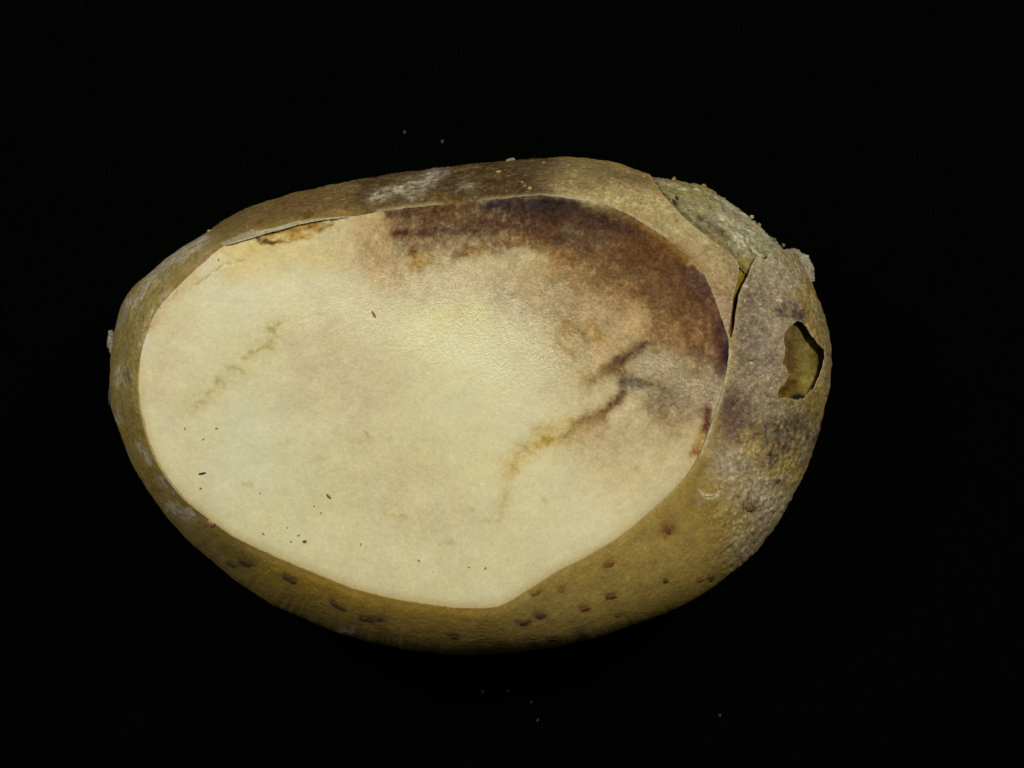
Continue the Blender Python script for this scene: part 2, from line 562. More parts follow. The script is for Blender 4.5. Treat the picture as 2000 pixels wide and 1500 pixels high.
# streaks and flecks in the pale flesh
b([(385, 792), (430, 745), (480, 700), (545, 632)], 26, (190, 175, 114), .45, .6)
b([(548, 630), (536, 644), (530, 643)], 5.4, (155, 132, 71), 0.40, .5)
b([(527, 668), (514, 676), (490, 690)], 4.8, (152, 136, 68), 0.40, .5)
b([(520, 668), (528, 674)], 7.2, (161, 145, 72), 0.31, .5)
b([(476, 700), (484, 704)], 3.6, (161, 132, 91), 0.36, .3)
b([(444, 722), (460, 715), (474, 726)], 4.2, (163, 139, 82), 0.36, .4)
b([(426, 745)], 6.0, (150, 119, 73), 0.40, .3)
b([(404, 768), (420, 764)], 4.2, (159, 135, 85), 0.36, .4)
b([(384, 790), (398, 788)], 5.4, (160, 135, 80), 0.36, .4)
b([(574, 622), (600, 614), (632, 611)], 3.6, (181, 160, 98), 0.31, .4)
b([(712, 842), (722, 853)], 3.0, (155, 134, 72), 0.36, .3)
b([(436, 740), (440, 756)], 3.6, (168, 143, 91), 0.27, .3)
for (x, y) in [(945, 1018), (700, 860), (860, 1060), (900, 1000), (615, 900), (470, 950), (770, 1010), (540, 870)]:
    b([(x, y), (x + 22, y - 3)], 6, (188, 170, 108), .45, .9)
# strip of loosened tissue at the upper left
b([(515, 458), (560, 452), (625, 438)], 13, (170, 134, 58), .85, .4)
b([(570, 456), (590, 448), (612, 443)], 9, (152, 102, 36), .75, .5)
b([(497, 461), (512, 470), (530, 473)], 4.5, (96, 70, 32), .9, .5)
b([(530, 473), (548, 471)], 3, (92, 64, 28), .9, .4)
b([(548, 472), (600, 462), (650, 440)], 4.5, (156, 118, 60), .7, .6)
b([(604, 446)], 4.5, (104, 78, 40), .8, .3)
b([(648, 431), (660, 430)], 2.5, (96, 60, 26), .8, .4)
b([(380, 557), (430, 521), (478, 502)], 1.8, (164, 138, 84), .8, .9)
b([(288, 648), (318, 600), (350, 562)], 2.4, (110, 92, 62), .7, .8)
b([(275, 690), (287, 660)], 7, (226, 214, 198), .95, .4)
b([(300, 628), (312, 604)], 4, (216, 204, 180), .8, .8)
b([(352, 560), (366, 548)], 5, (218, 206, 184), .8, .8)
b([(392, 524), (410, 508)], 5, (218, 208, 184), .8, .8)
b([(300, 632), (330, 586), (372, 546)], 14, (190, 168, 114), .6, .7)
b([(318, 592), (332, 575)], 6, (214, 202, 176), .6, .6)
b([(425, 508), (432, 504)], 5, (222, 214, 184), .6, .4)
# flesh laid bare in the gap and behind the torn hole
side = np.hypot(p.u - CEN[0], p.v - CEN[1]) > np.tile(RC, len(u)) + 1
p.col[side] = np.array((128, 104, 44))
b([(1450, 520), (1440, 560)], 20, (126, 108, 40), .9, .3)
b([(1432, 590), (1427, 650)], 9, (122, 62, 30), .8, .3)
b([(1580, 640), (1565, 700), (1570, 770)], 26, (130, 112, 58), .9, .3)
b([(1580, 720), (1572, 760)], 14, (152, 132, 64), .7, .4)
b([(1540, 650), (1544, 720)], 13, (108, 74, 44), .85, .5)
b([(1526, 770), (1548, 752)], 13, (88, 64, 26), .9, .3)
b([(1552, 778), (1566, 776)], 6, (40, 34, 30), .9, .3)  # shade of the overhanging lower lip, painted on the flesh
b([(1608, 676), (1604, 715)], 7, (50, 46, 40), .8, .3)  # shadow inside the hole's right edge, put into the colour
mott = fbm(p.P, 9, 3, 30) * 9 + fbm(p.P, 60, 3, 31) * 7
dark = 1 - np.clip((p.col.mean(1) - 90) / 100, 0, 1)
p.col[:, 0] += 2.5 * (1 - dark)
p.col[:, 2] += 6 * (1 - dark)
p.col += ((1 - dark) * fbm(p.P, 95, 3, 38))[:, None] * np.array((6, 6.5, 6)) + ((1 - dark) * fbm(p.P, 70, 3, 39))[:, None] * np.array((2, -1, -8))
p.col += (mott * (.75 + 1.5 * dark))[:, None]
p.col *= (1 + .22 * dark * fbm(p.P, 26, 3, 34))[:, None]
rim = sstep(22, 0, np.tile(RC, len(u)) - np.hypot(p.u - CEN[0], p.v - CEN[1])) * (~side) * (1 - dark) * .55
p.col = p.col * (1 - rim[:, None]) + np.array((190, 170, 116)) * rim[:, None]
p.col *= (1 + .34 * dark * fbm(p.P, 5, 2, 32) + .22 * dark * fbm(p.P, 60, 3, 35))[:, None]
mid = np.clip((165 - p.col.mean(1)) / 40, 0, 1) * np.clip((p.col.mean(1) - 45) / 30, 0, 1)
p.col *= 1 + mid[:, None] * np.array((-.012, .006, -.02))
# starch flecks and scuffs, strongest near the lower rim
fl = np.clip(fbm(p.P, 5, 2, 36) * 3 - 1.1, 0, 1) * (1 - dark) * (.35 + np.exp(-(np.hypot((p.u - 730) / 260, (p.v - 1050) / 90)) ** 2))
p.col += (fl * 16)[:, None]
fl = np.clip(fbm(p.P, 7, 3, 37) * 3 - 1.15, 0, 1) * (1 - dark) * (.4 + np.exp(-(np.hypot((p.u - 700) / 300, (p.v - 1050) / 90)) ** 2))
p.col -= (fl)[:, None] * np.array((16, 20, 34))
flesh = make_mesh('flesh', Vf, Ff, M_FLESH, root, p.col)
wet = .03 + .85 * np.exp(-(np.hypot((p.u - 900) / 300, (p.v - 600) / 110)) ** 2) + .4 * np.exp(-(np.hypot((p.u - 1060) / 150, (p.v - 720) / 90)) ** 2)
wet += .9 * np.exp(-(poly_dist(p.u, p.v, [(1290, 715), (1390, 770)]) / 42) ** 2) + .25 * np.exp(-(np.hypot((p.u - 880) / 90, (p.v - 480) / 40)) ** 2)
wet *= 1 - .7 * dark
wet *= np.clip(1 + .9 * fbm(p.P, 40, 3, 33), .1, 2)
wa_ = flesh.data.attributes.new('wet', 'FLOAT', 'POINT')
wa_.data.foreach_set('value', np.clip(wet, 0, 1).astype(np.float32))

# ---- skin --------------------------------------------------------
NS1, NS2 = 120, 30
k = np.linspace(0, 1, NS1)[:, None] ** 1.0
ph = phc[None, :] + (np.pi / 2 - phc[None, :]) * k
r1 = RC[None, :] + (np.sin(ph) - np.sin(phc)[None, :]) / (1 - np.sin(phc))[None, :] * (RS - RC)[None, :]
z1 = ZE + (ZC - ZE) * np.cos(ph) / np.cos(phc)[None, :]
k2 = np.linspace(0, 1, NS2 + 1)[1:, None] * (np.pi / 2 * .998)
r2 = RS[None, :] * np.cos(k2) ** .9
z2 = ZE - (ZE - 5) * np.sin(k2) + 0 * r2
rA = np.vstack([r1, r2])
zA = np.vstack([z1, z2])
uA = CEN[0] + np.cos(TH)[None, :] * rA
vA = CEN[1] + np.sin(TH)[None, :] * rA
G0 = world(uA, vA, zA)
Nrm = grid_normals(G0)
if Nrm[NS1 // 2, :, 2].mean() < 0:
    Nrm = -Nrm
ur, vr = uA.ravel(), vA.ravel()


def lift(u, v, P):
    """Height of the peel above the flesh, p."""
    calm = 1 - .6 * sstep(900, 1020, v) * sstep(1400, 1340, u)
    h = 3.5 + calm * (1.6 * fbm(P, 26, 3, 40) + .9 * fbm(P, 9, 2, 41))
    # loosened peel at the right end, round the hole
    h = h + 12 * np.exp(-(poly_dist(u, v, [(1510, 560), (1545, 660), (1555, 740)]) / 75) ** 3)
    h = h + 3 * np.exp(-(poly_dist(u, v, [(1470, 520), (1435, 620), (1424, 690), (1405, 780)]) / 26) ** 2)
    h = h + 8 * np.exp(-(poly_dist(u, v, [(1500, 500), (1560, 495), (1590, 540)]) / 22) ** 2) + 13 * np.exp(-(poly_dist(u, v, [(1565, 500), (1585, 520), (1588, 540)]) / 13) ** 2)
    # the tongue of peel at the top right
    h = h + 7 * np.exp(-(poly_dist(u, v, [(1285, 365), (1340, 430), (1430, 505), (1440, 540), (1427, 640)]) / 24) ** 2)
    h = h + 13 * np.exp(-(poly_dist(u, v, [(1190, 362), (1260, 385), (1320, 432), (1395, 500), (1415, 560)]) / 20) ** 2)
    # wavy raised lip along the top of the cut
    h = h + 3 * np.exp(-(poly_dist(u, v, [(940, 393), (1060, 383), (1100, 386)]) / 8) ** 2)
    # wrinkled loose peel along the right flank
    wr = sstep(1380, 1460, u) * sstep(760, 900, v)
    h = h + wr * 3.5 * fbm(P * np.array([1.6, .7, 1]), 18, 3, 42)
    top = sstep(430, 380, v)
    rgt = sstep(1380, 1450, u)
    h = h + rgt * (2.2 * fbm(P, 20, 3, 44) + .3 * fbm(P, 7, 2, 45) - 2.0 * np.abs(fbm(P * np.array([1.5, .8, 1]), 30, 3, 46)))
    h = h + top * 2.2 * fbm(P * np.array([.5, 1.4, 1]), 14, 3, 43)
    return h


PA = np.stack([ur, vr, zA.ravel()], -1)
hA = lift(ur, vr, PA).reshape(uA.shape)
hA[-6:] = 3
fade = np.clip((np.arange(len(rA)) - NS1 + 8) / 14.0, 0, 1)[:, None]
hA = hA * (1 - fade) + (3.5 + .45 * (hA - 3.5)) * fade
rim_in = np.exp(-((rA - RC[None, :]) / 9) ** 2) * (1 - .9 * np.exp(-((TH - np.arctan2(-385, 180)) / .16) ** 2))[None, :]
rim_in[NS1:] = 0
hA = hA * (1 - rim_in) + .4 * rim_in
GA = G0 + Nrm * (hA * S)[..., None]
ui, vi, zi = image(GA.reshape(-1, 3))
upper = np.zeros(uA.shape, bool)
upper[:NS1 + 4] = True
upper = upper.ravel()
FA = grid_faces(len(uA), NT)


LENT = [(1188, 1101, 12, 7, 30, (112, 78, 38)), (1303, 1034, 8, 11, 0, (104, 66, 44)), (1192, 1165, 14, 5.5, 3, (92, 62, 40)),
        (1143, 1188, 11, 5.5, 12, (88, 58, 40)), (1056, 1202, 15, 7, -6, (82, 56, 44)), (1022, 1216, 14, 6, 4, (78, 54, 46)),
        (1207, 1201, 7, 3, 6, (96, 66, 60)), (1078, 1247, 12, 4, 3, (70, 58, 34)), (567, 1130, 15, 7.5, -26, (82, 66, 58)),
        (480, 1098, 15, 7, -34, (78, 64, 48)), (455, 1102, 12, 5, -25, (80, 68, 48)), (660, 1181, 20, 6, -30, (80, 66, 50)), (718, 1209, 22, 6, -14, (78, 62, 44)),
        (743, 1207, 9, 6, 0, (74, 62, 48)), (886, 1243, 14, 4, 0, (82, 60, 46)), (603, 421, 11, 8, 5, (96, 74, 44)),
        (1095, 1151, 7, 5, 0, (122, 92, 46)), (1046, 1156, 13, 5, 24, (116, 90, 48)), (1298, 1135, 4, 3, 0, (52, 44, 26)), (1388, 1131, 5, 4, 30, (52, 44, 28)),
        (1366, 1132, 9, 5, 25, (104, 82, 40)), (1519, 940, 8, 7, 0, (82, 60, 62)), (1463, 992, 9, 7, 0, (100, 74, 58)), (1318, 397, 5, 5, 0, (54, 44, 34)), (508, 436, 9, 3, 25, (96, 72, 36))]


def skin_colour(u, v, z, cutgap, under):
    p = Paint(u, v, z, (148, 122, 58), 6)
    b = p.b
    b([(220, 780), (300, 560), (400, 470)], 60, (150, 132, 76), .85, .4)
    b([(240, 900), (330, 1020), (460, 1120)], 50, (146, 126, 66), .8, .5)
    b([(520, 1110), (700, 1170), (950, 1200)], 26, (166, 132, 48), .7, .4)
    b([(1000, 1210), (1180, 1150), (1320, 1060)], 70, (160, 134, 68), .85, .3)
    b([(600, 1215), (800, 1262), (1000, 1272), (1200, 1232)], 16, (128, 108, 66), .5, .6)
    b([(440, 430), (540, 410), (700, 375)], 40, (116, 94, 54), .95, .4)
    b([(560, 400), (660, 385), (720, 390)], 26, (112, 84, 52), .7, .7)
    b([(740, 370), (900, 350), (1060, 340)], 48, (74, 56, 33), .95, .4, 3)
    b([(900, 380), (1080, 370)], 18, (72, 54, 34), .7, .8)
    b([(1000, 325), (1180, 330)], 14, (84, 68, 50), .7, .8)
    b([(730, 385), (780, 370), (850, 345)], 13, (168, 158, 130), .75, 1.2)
    b([(800, 385), (840, 360)], 12, (160, 154, 130), .6, 1.3)
    b([(840, 342), (870, 338)], 9, (158, 152, 134), .6, .8)
    b([(905, 358), (920, 365)], 10, (130, 124, 100), .6, 1.0)
    b([(775, 388), (800, 396)], 6, (84, 70, 56), .6, 1.0)
    b([(870, 360), (885, 380)], 8, (76, 56, 40), .6, .8)
    # tongue of thin peel
    b([(1120, 365), (1230, 370), (1300, 420), (1400, 500)], 52, (156, 137, 92), .95, .25, 3)
    b([(1060, 345), (1180, 345), (1250, 350)], 22, (122, 100, 60), .6, .7)
    b([(1300, 400), (1380, 460)], 15, (166, 147, 99), .6, .4)
    b([(1270, 345), (1290, 375)], 5, (166, 120, 60), .6, .4)
    b([(1330, 480), (1400, 530)], 22, (162, 136, 96), .6, .5)
    b([(1400, 560), (1425, 640)], 22, (150, 122, 92), .8, .4)
    b([(1430, 530), (1410, 600)], 14, (150, 126, 92), .5, .6)
    b([(1185, 402), (1240, 425), (1300, 465), (1345, 500), (1380, 545)], 9, (136, 110, 62), .75, .7)
    b([(1195, 400), (1245, 424), (1300, 459)], 3, (178, 162, 124), .6, 1.2)
    b([(1150, 385), (1250, 400), (1350, 470)], 5, (176, 160, 112), .5, 1.4)
    b([(1340, 470), (1370, 480), (1390, 490)], 4, (150, 110, 78), .5, 1.2)
    b([(1368, 473), (1376, 476)], 4, (206, 196, 156), .7, .8)
    b([(1318, 425), (1322, 430)], 5, (124, 96, 60), .6, 1.0)
    b([(298, 530), (345, 498), (398, 467)], 12, (176, 166, 148), .75, 1.0)
    b([(232, 640), (252, 590)], 8, (166, 156, 136), .6, 1.1)
    # loose peel at the right end
    b([(1500, 540), (1500, 640), (1480, 740)], 70, (146, 128, 104), .95, .3, 3)
    b([(1480, 600), (1470, 680)], 30, (132, 114, 98), .6, .8)
    b([(1500, 520), (1560, 530)], 25, (154, 142, 114), .6, .5)
    b([(1555, 600), (1560, 620)], 13, (100, 80, 72), .8, .6)
    b([(1545, 650), (1520, 700)], 20, (142, 122, 100), .5, .6)
    b([(1415, 780), (1440, 800), (1430, 830)], 24, (118, 92, 70), .85, .4)
    b([(1440, 803)], 6, (74, 72, 50), .8, .3)
    b([(1480, 800), (1560, 850)], 44, (134, 116, 92), .85, .5)
    b([(1510, 850), (1560, 830)], 24, (96, 78, 58), .7, .9)
    b([(1530, 860), (1580, 900)], 22, (106, 90, 62), .6, .9)
    b([(1420, 900), (1470, 960), (1510, 1010)], 54, (156, 138, 108), .9, .4)
    b([(1376, 865), (1365, 920), (1350, 980)], 13, (144, 116, 58), .8, .3)
    b([(1545, 970), (1450, 1090)], 36, (144, 128, 96), .75, .6)
    b([(1500, 960), (1490, 975)], 13, (168, 158, 136), .5, 1.0)
    b([(1460, 985), (1480, 995)], 12, (104, 82, 62), .6, .8)
    b([(1440, 1055), (1450, 1065)], 18, (170, 154, 116), .6, .8)
    b([(1370, 960), (1385, 970), (1400, 962)], 5, (200, 182, 142), .8, .7)
    b([(1362, 975), (1366, 985)], 8, (160, 128, 98), .7, .9)
    b([(1600, 600), (1618, 680), (1612, 760)], 14, (126, 112, 78), .7, .7)
    # dry pale patches at the left end
    for pts, r in [([(350, 505), (385, 480)], 10), ([(395, 512), (408, 500)], 6), ([(365, 560), (375, 545)], 6), ([(300, 545), (260, 590)], 8),
                   ([(279, 672), (288, 650)], 6), ([(283, 640), (300, 606)], 6), ([(318, 590), (334, 572)], 6), ([(232, 720), (232, 745)], 9), ([(226, 815), (232, 825)], 7), ([(255, 735)], 6),
                   ([(315, 930), (345, 965)], 5), ([(330, 990), (375, 1010)], 10), ([(640, 1238), (690, 1232)], 7), ([(270, 870), (290, 900)], 6)]:
        b(pts, r * 1.15, (192, 176, 146), .8, 1.2)
    b([(325, 935), (352, 968)], 6, (104, 82, 72), .6, .8)
    b([(408, 1016), (420, 1024)], 5, (196, 150, 112), .8, .4)
    b([(290, 640), (340, 565), (410, 500)], 9, (156, 124, 70), .5, .5)
    b([(250, 730), (256, 742)], 5, (96, 78, 68), .7, .6)
    for (x, y, rx, ry, an, c) in LENT:
        a = math.radians(an)
        b([(x - rx * .6 * math.cos(a), y + rx * .6 * math.sin(a)), (x + rx * .6 * math.cos(a), y - rx * .6 * math.sin(a))], ry * 1.1, np.array(c) * (1.05, 1.02, .85), .62, .6)
    b([(1405, 790), (1440, 790), (1430, 835)], 26, (98, 76, 62), .8, .5)
    b([(1500, 845), (1560, 825), (1590, 860)], 20, (78, 64, 50), .7, 1.1)
    b([(1530, 870), (1500, 900)], 18, (88, 72, 54), .6, 1.1)
    b([(1470, 590), (1460, 650), (1500, 690)], 24, (114, 98, 84), .6, 1.1)
    b([(1530, 600), (1560, 615)], 14, (82, 64, 60), .7, .9)
    b([(1440, 690), (1470, 715)], 12, (108, 94, 66), .6, .8)
    b([(1490, 790), (1520, 800)], 18, (150, 134, 106), .6, 1.1)
    b([(1560, 790), (1590, 830)], 14, (128, 112, 76), .6, .9)
    for k_, (x, y) in enumerate([(1460, 712), (1478, 640), (1500, 742), (1520, 580), (1462, 560), (1545, 560), (1490, 690), (1430, 915), (1470, 880), (1530, 930), (1500, 1000), (1560, 900)]):
        a = k_ * 2.4
        b([(x, y), (x + 9 * math.cos(a), y + 9 * math.sin(a))], 3, (186, 172, 144), .7, 1.0)
    # scurf: pale net on the right end, dark and pale flecks elsewhere
    P = p.P
    right = sstep(1370, 1420, u) * sstep(840, 900, v) * sstep(1120, 1000, v)
    net = np.clip(fbm(P, 7, 2, 50) * 2.6 - .1, 0, 1)
    p.col += (right * net * 34)[:, None] * np.array((1, .95, .85))
    loose = sstep(1420, 1445, u)
    f1 = np.clip(fbm(P, 7, 3, 51) * 3.2 - .45, 0, 1)
    f2 = np.clip(fbm(P, 9, 3, 52) * 3.2 - .5, 0, 1)
    f4 = np.clip(fbm(P, 28, 4, 57) * 2.4 - .3, 0, 1)
    p.col += (f1 * (8 + 30 * loose))[:, None] - (f2 * (10 + 24 * loose))[:, None]
    p.col = p.col * (1 - .5 * (f4 * loose)[:, None]) + np.array((100, 85, 76)) * .5 * (f4 * loose)[:, None]
    topz = sstep(430, 390, v) * sstep(640, 720, u) * sstep(1120, 1060, u)
    f3 = np.clip(fbm(P, 9, 3, 53) * 3 - .75, 0, 1)
    p.col += (topz * f3 * 48)[:, None] * np.array((1, .95, .75))
    # dusty bloom on the left end and along the top
    ends = np.clip(sstep(480, 300, u) + .8 * sstep(430, 360, v) * sstep(1050, 900, u) * sstep(560, 700, u) + .9 * sstep(1420, 1480, u), 0, 1)
    bl = np.clip(fbm(P, 34, 4, 58) * 2.6 + .05, 0, 1) * np.clip(.6 + 1.6 * fbm(P, 5, 2, 59), 0, 1) * ends * .7
    p.col = p.col * (1 - bl[:, None]) + np.array((166, 154, 130)) * bl[:, None]
    rgh = np.clip(sstep(1360, 1430, u) + sstep(430, 390, v) + .5 * sstep(400, 300, u) + .35, 0, 1)
    p.col *= (1 + .16 * fbm(P, 30, 4, 54) + (.25 * fbm(P, 8, 3, 55) + .22 * fbm(P, 4.2, 2, 56)) * rgh)[:, None]
    if cutgap is not None:                                # thin pale flesh line where the knife met the skin
        e = (sstep(5, 0, cutgap) * .5 * sstep(-.35, .1, (v - CEN[1]) / np.hypot(u - CEN[0], v - CEN[1]) - .2 * (u > 840)))[:, None]
        p.col = p.col * (1 - e) + np.array((180, 158, 100)) * e
    for pl in (OPEN[1:-2], HOLE + HOLE[:1]):
        e = (.42 * np.exp(-(poly_dist(u, v, pl) / 2.6) ** 2) * np.clip(1 + 1.2 * p.n, 0, 2) * (~under))[:, None]
        p.col = p.col * (1 - e) + np.array((176, 164, 132)) * e
    p.col *= 1 + sstep(1420, 1460, u)[:, None] * np.array((0, 0, -.035))
    # pale torn rim along the upper cut
    if cutgap is not None:
        edge = np.exp(-(cutgap / 3.0) ** 2)
        tm = np.exp(-(poly_dist(u, v, [(740, 412), (860, 398)]) / 8) ** 2) + np.exp(-(poly_dist(u, v, [(940, 392), (1060, 382), (1180, 396), (1300, 462)]) / 8) ** 2)
        tm = tm + .8 * np.exp(-(poly_dist(u, v, [(1424, 690), (1405, 780), (1370, 880)]) / 9) ** 2) + .6 * np.exp(-(poly_dist(u, v, [(1378, 540), (1424, 655)]) / 9) ** 2)
        tm = tm + .9 * np.exp(-(poly_dist(u, v, [(1424, 690), (1410, 765), (1394, 815), (1370, 885)]) / 7) ** 2) * np.clip(1 + p.n, .3, 2)
        e = np.clip(np.exp(-(cutgap / 6.0) ** 2) * tm * .62 * np.clip(1 + 1.2 * p.n, .2, 2), 0, 1)[:, None]
        p.col = p.col * (1 - e) + np.array((178, 166, 132)) * e
    return np.clip(p.col, 6, 250)


gap = (rA - RC[None, :]).ravel()
colA = skin_colour(ui, vi, zi, np.where(upper, np.abs(gap), 99), ~upper)

fu, fv = ui[FA].mean(1), vi[FA].mean(1)
fup = upper[FA].all(1)
gone = fup & (in_poly(fu, fv, OPEN) | in_poly(fu, fv, HOLE))
keepA = FA[~gone]
# pull the ragged edge onto the outlines
edge_v = np.zeros(len(ui), bool)
edge_v[np.unique(FA[gone])] = True
used = np.zeros(len(ui), bool)
used[np.unique(keepA)] = True
e = np.nonzero(edge_v & used)[0]
u2, v2 = snap(ui[e], vi[e], OPEN, 5)
u2, v2 = snap(u2, v2, HOLE, 5)
VA = GA.reshape(-1, 3).copy()
VA[e] = world(u2, v2, zi[e])


def sub_mesh(name, V, F, mat, parent, col, thick, normals=None):
    used = np.unique(F)
    m = np.full(len(V), -1)
    m[used] = np.arange(len(used))
    o = make_mesh(name, V[used], m[F], mat, parent, col[used])
    if thick:
        md = o.modifiers.new('thickness', 'SOLIDIFY')
        md.thickness = thick * S
        md.offset = -1
        md.use_even_offset = False
        md.use_quality_normals = True
        es = o.modifiers.new('hard_rim', 'EDGE_SPLIT')
        es.split_angle = math.radians(62)
    return o


# the loose peel at the right end is its own piece; so is the tongue at the upper right
LOOSE = [(1425, 654), (1424, 700), (1405, 785), (1378, 862), (1420, 860), (1500, 800), (1640, 800), (1700, 480), (1470, 480), (1430, 600)]
TONGUE = [(1180, 280), (1182, 398), (1200, 470), (1420, 690), (1426, 654), (1460, 530), (1430, 470), (1300, 280)]
fu, fv = ui[keepA].mean(1), vi[keepA].mean(1)
fup = upper[keepA].all(1)
is_tongue = fup & in_poly(fu, fv, TONGUE) & (fv < 655)
is_loose = fup & in_poly(fu, fv, LOOSE) & ~is_tongue
skin = sub_mesh('skin', VA, keepA[~is_loose & ~is_tongue], M_SKIN, root, colA, 2.5)
flap = sub_mesh('peel_flap', VA, keepA[is_loose], M_FLAP, root, colA, 1.8)
flap['label'] = 'grey loose peel with a torn hole'
tongue = sub_mesh('peel_tongue', VA, keepA[is_tongue], M_FLAP, root, colA, 1.8)

# ---- lower layer of grey green skin at the upper right ------------------
UNDER = [(1230, 280), (1262, 345), (1290, 392), (1330, 436), (1390, 484), (1436, 512), (1452, 530), (1470, 545), (1500, 560), (1590, 620), (1680, 560), (1640, 300)]
hB = 1.5 + 4.5 * fbm(PA, 26, 3, 60) + 5.0 * fbm(PA, 11, 3, 61)
hB = hB.reshape(uA.shape)
GB = G0 + Nrm * (hB * S)[..., None]
ub, vb, zb = image(GB.reshape(-1, 3))
fu, fv = ub[FA].mean(1), vb[FA].mean(1)
low = np.zeros(uA.shape, bool)
low[:NS1 + 12] = True
FB = FA[low.ravel()[FA].all(1) & in_poly(fu, fv, UNDER)]
pb = Paint(ub, vb, zb, (142, 132, 92), 6)
b = pb.b
b([(1290, 360), (1380, 370)], 22, (128, 112, 52), .8, .5)
b([(1330, 400), (1400, 440)], 26, (142, 131, 92), .7, .5)
b([(1420, 415), (1470, 470)], 22, (148, 138, 104), .8, 1.0)
b([(1500, 460), (1540, 500)], 30, (156, 150, 116), .8, .4)
b([(1400, 445), (1470, 500)], 16, (112, 100, 70), .7, .8)
b([(1410, 425), (1450, 440)], 9, (176, 164, 120), .6, 1.3)
b([(1430, 440), (1470, 455), (1455, 480)], 5, (178, 176, 144), .7, 1.0)
b([(1470, 490), (1490, 500)], 10, (110, 112, 74), .7, .6)
b([(1440, 480), (1462, 500)], 8, (166, 154, 118), .6, 1.2)
b([(1280, 350), (1295, 360)], 8, (150, 134, 116), .6, .6)
b([(1283, 372), (1292, 388)], 5, (108, 64, 34), .7, .5)
b([(1300, 385), (1360, 440), (1440, 500)], 6, (100, 84, 48), .6, .5)  # painted shade line just beyond the tongue's lifted edge
b([(1450, 515), (1442, 550)], 14, (132, 114, 48), .9, .3)
b([(1300, 360), (1400, 380), (1500, 460)], 5, (176, 168, 134), .6, 1.3)
b([(1400, 430), (1450, 470), (1480, 500)], 7, (184, 176, 140), .6, 1.4)
b([(1360, 420), (1420, 460)], 6, (96, 86, 60), .6, 1.2)
b([(1318, 397)], 5, (50, 42, 32), .9, .4)
b([(1293, 381)], 3.5, (56, 44, 32), .9, .3)
f1 = np.clip(fbm(pb.P, 8, 3, 62) * 3 - .7, 0, 1)
pb.col += (f1 * 30)[:, None]
pb.col *= (1 + .2 * fbm(pb.P, 20, 3, 63) + .34 * fbm(pb.P, 8, 3, 64) + .2 * fbm(pb.P, 4, 2, 65))[:, None]
under = sub_mesh('bare_layer', GB.reshape(-1, 3), FB, M_SKIN, root, np.clip(pb.col, 6, 250), 0)
under['label'] = 'grey green layer under the peel'


# ---- surface lookup for small parts -------------------------------------
def surf(u, v, h=4.0, face=False):
    f = zface if face else zside
    U = np.array([u, u + 1.5, u])
    V = np.array([v, v, v + 1.5])
    P = world(U, V, f(U, V))
    n = Vector(np.cross(P[1] - P[0], P[2] - P[0])).normalized()
    if n.z < 0:
        n = -n
    if not face:
        z0 = f(U[:1], V[:1])
        h = h + float(lift(U[:1], V[:1], np.stack([U[:1], V[:1], z0], -1))[0])
    return Vector(P[0]) + n * h * S, n


def lump(name, mat, parent, u, v, rx, ry, ang, hh, col, face=False, seed=0, h=4.0, sink=.25, rim=None):
    """Small irregular raised spot lying on the surface; rx, ry are its half sizes as seen from above, p."""
    c, n = surf(u, v, h, face)
    a = math.radians(ang)
    ex = Vector((math.cos(a), math.sin(a), 0))
    ey = Vector((-math.sin(a), math.cos(a), 0))
    V, Cc = [], []
    nt, nr = 18, 5
    r0 = np.random.default_rng(seed)
    wob = 1 + .16 * np.sin(np.arange(nt) / nt * 2 * np.pi * 2 + r0.uniform(0, 6)) + .12 * np.sin(np.arange(nt) / nt * 2 * np.pi * 5 + r0.uniform(0, 6)) + r0.normal(0, .05, nt)
    def put(x, y, q):
        d = ex * x + ey * y
        d = d - Vector((0, 0, 1)) * (d.dot(n) / max(n.z, .25))        # stay on the slope, seen size kept
        hgt = hh * (math.sqrt(max(0, 1 - q * q)) - sink) * (1 + .25 * r0.normal())
        V.append(c + d * S + n * hgt * S)
        cc = np.array(col) * (1 + .12 * r0.normal())
        if rim is not None:
            k_ = float(sstep(.45, 1.0, np.array(q)))
            cc = cc * (1 - k_) + np.array(rim) * k_
        Cc.append(cc)
    put(0, 0, 0)
    for i in range(1, nr + 1):
        q = i / nr
        for j in range(nt):
            t = 2 * math.pi * j / nt
            put(rx * q * wob[j] * math.cos(t), ry * q * wob[j] * math.sin(t), q)
    F = []
    for j in range(nt):
        F.append((0, 1 + j, 1 + (j + 1) % nt, 1 + (j + 1) % nt))
    me = bpy.data.meshes.new(name)
    fs = [(0, 1 + j, 1 + (j + 1) % nt) for j in range(nt)]
    for i in range(nr - 1):
        for j in range(nt):
            a0, a1 = 1 + i * nt + j, 1 + i * nt + (j + 1) % nt
            fs.append((a0, a0 + nt, a1 + nt, a1))
    base = len(V)
    V.append(c - n * 2 * S)
    Cc.append(np.array(col))
    o0 = 1 + (nr - 1) * nt
    fs += [(base, o0 + (j + 1) % nt, o0 + j) for j in range(nt)]
    me.from_pydata(V, [], fs)
    me.update()
    me.polygons.foreach_set('use_smooth', np.ones(len(me.polygons), bool))
    at = me.color_attributes.new('tissue', 'FLOAT_COLOR', 'POINT')
    at.data.foreach_set('color', np.c_[srgb(np.clip(Cc, 0, 255)), np.ones(len(V))].astype(np.float32).ravel())
    me.materials.append(mat)
    o = bpy.data.objects.new(name, me)
    C.objects.link(o)
    if parent:
        o.parent = parent
    return o


for i, (x, y, rx, ry, an, c) in enumerate(LENT):
    lump('lenticel', M_BIT, skin, x, y, rx * .82, ry * .82, an, .4, np.array(c) * (1.1, 1.08, .9), seed=i, h=.1, sink=.2)

